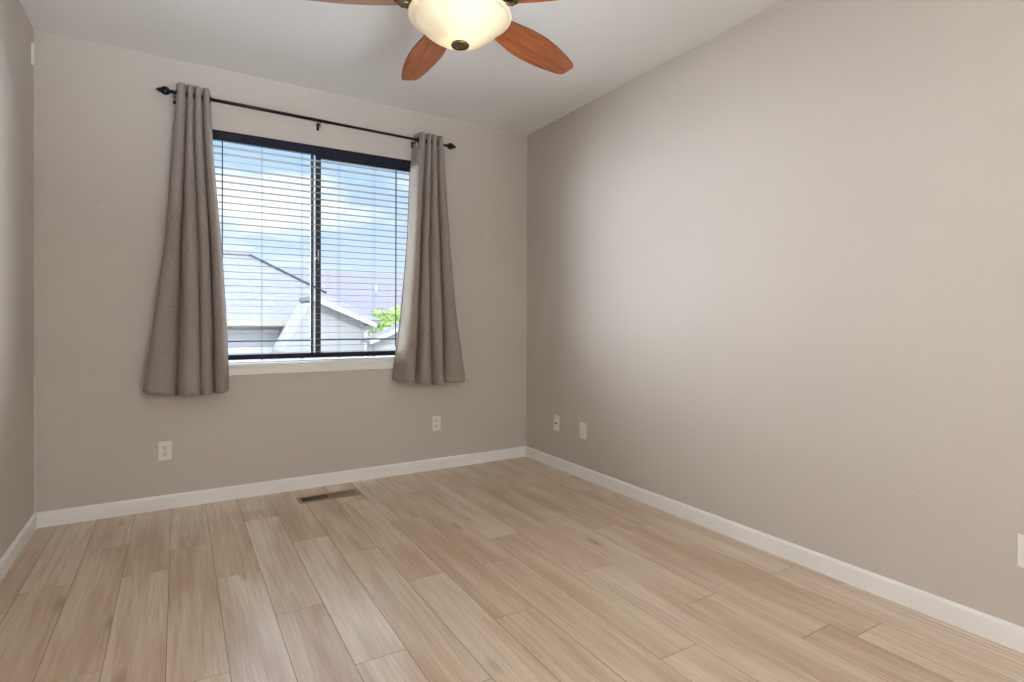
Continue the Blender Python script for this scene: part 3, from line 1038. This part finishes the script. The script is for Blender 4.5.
# front gable of the neighbour house
h2 = tag(empty('neighbour_gable', (3.2, 7.5, GZ)), 'pale gabled wing with white rake board outside, behind the window mullion', 'house')
gy = 7.5
bm = bmesh.new()
prism(bm, [Vector((2.2, gy, GZ)), Vector((2.43, gy, 0.55)), Vector((2.92, gy, 1.45)), Vector((3.08, gy, 1.56)), Vector((4.02, gy, 1.12)), Vector((4.02, gy, GZ))], (0, 1.4, 0))
part('gable_wall', bm, M_STUCCO, h2)
bm = bmesh.new()
prism(bm, [Vector((2.98, gy-0.15, 1.64)), Vector((4.20, gy-0.15, 1.10)), Vector((4.20, gy-0.15, 1.02)), Vector((2.98, gy-0.15, 1.55))], (0, 1.6, 0))
part('roof_slope', bm, M_SHING, h2)
bm = bmesh.new()
prism(bm, [Vector((2.97, gy-0.19, 1.64)), Vector((4.22, gy-0.19, 1.09)), Vector((4.22, gy-0.19, 0.99)), Vector((2.97, gy-0.19, 1.53))], (0, 0.035, 0))
part('rake_board', bm, M_WHITEP, h2)
bm = bmesh.new(); tube(bm, [(4.18, gy-0.1, 1.02), (4.03, gy-0.06, 0.9), (4.03, gy-0.06, GZ)], 0.04, 8)
part('downspout', bm, M_WHITEP, h2)

# far roof
h3 = tag(empty('far_house', (8, 21, GZ)), 'distant house with wide mauve grey roof outside, right pane of the window', 'house')
bm = bmesh.new()
prism(bm, [Vector((3.0, 17.5, 1.25)), Vector((3.0, 17.5, 1.37)), Vector((3.0, 22.0, 3.38)), Vector((3.0, 26.5, 1.37)), Vector((3.0, 26.5, 1.25))], (13, 0, 0))
part('gable_roof', bm, M_SHING2, h3)
bm = bmesh.new(); box(bm, 3.4, 15.6, 18.0, 26.0, GZ, 1.26); part('house_wall', bm, M_STUCCO, h3)
bm = bmesh.new(); tube(bm, [(8.1, 19.8, 2.3), (8.1, 19.8, 2.66)], 0.06, 8); part('roof_vent', bm, M_WHITEP, h3)

# small shed roof low right
h4 = tag(empty('garden_shed', (4.5, 6.4, GZ)), 'small shed with white edged roof outside, bottom right of the window', 'shed')
bm = bmesh.new()
prism(bm, [Vector((3.80, 6.1, GZ)), Vector((3.80, 6.1, 0.74)), Vector((4.75, 6.1, 1.14)), Vector((5.6, 6.1, 0.74)), Vector((5.6, 6.1, GZ))], (0, 0.5, 0))
part('shed_wall', bm, M_STUCCO, h4)
for a, b in (((3.68, 0.78), (4.75, 1.24)), ((4.75, 1.24), (5.75, 0.78))):
    bm = bmesh.new()
    prism(bm, [Vector((a[0], 5.95, a[1])), Vector((b[0], 5.95, b[1])), Vector((b[0], 5.95, b[1]-0.07)), Vector((a[0], 5.95, a[1]-0.07))], (0, 0.03, 0))
    part('rake_board', bm, M_WHITEP, h4)
    bm = bmesh.new()
    prism(bm, [Vector((a[0], 5.98, a[1])), Vector((b[0], 5.98, b[1])), Vector((b[0], 5.98, b[1]-0.05)), Vector((a[0], 5.98, a[1]-0.05))], (0, 0.6, 0))
    part('roof_slope', bm, M_SHING2, h4)

# tree
tr_ = tag(empty('leafy_tree', (5.75, 11.2, GZ)), 'bright green leafy tree outside, right edge of the window', 'tree')
bm = bmesh.new()
tube(bm, [(0, 0, 0), (0.03, 0, 1.0), (0, 0.05, 2.0), (0.05, 0, 2.9)], [0.10, 0.08, 0.05, 0.02], 10)
for q in range(7):
    a = q*2.4
    tube(bm, [(0, 0, 1.2+q*0.2), (0.45*math.cos(a), 0.45*math.sin(a), 1.7+q*0.2)], [0.035, 0.01], 6)
obj('trunk', bm, M_BARK, tr_, True)
bm = bmesh.new()
rnd = random.Random(5)
for q in range(3200):
    while True:
        p = Vector((rnd.uniform(-1, 1), rnd.uniform(-1, 1), rnd.uniform(-1, 1)))
        if 0.3 < p.length < 1:
            break
    lump = 0.82+0.18*math.sin(5*p.x+2)*math.cos(4*p.z)
    c = Vector((p.x*0.72*lump, p.y*0.7*lump, 2.35+p.z*1.10*lump))
    a = Vector((rnd.uniform(-1, 1), rnd.uniform(-1, 1), rnd.uniform(-1, 1))).normalized()
    b = a.cross(Vector((rnd.uniform(-1, 1), rnd.uniform(-1, 1), rnd.uniform(-1, 1)))).normalized()
    s = 0.055
    bm.faces.new([bm.verts.new(c+a*s), bm.verts.new(c+b*s*0.55), bm.verts.new(c-a*s), bm.verts.new(c-b*s*0.55)])
obj('foliage', bm, M_LEAF, tr_)
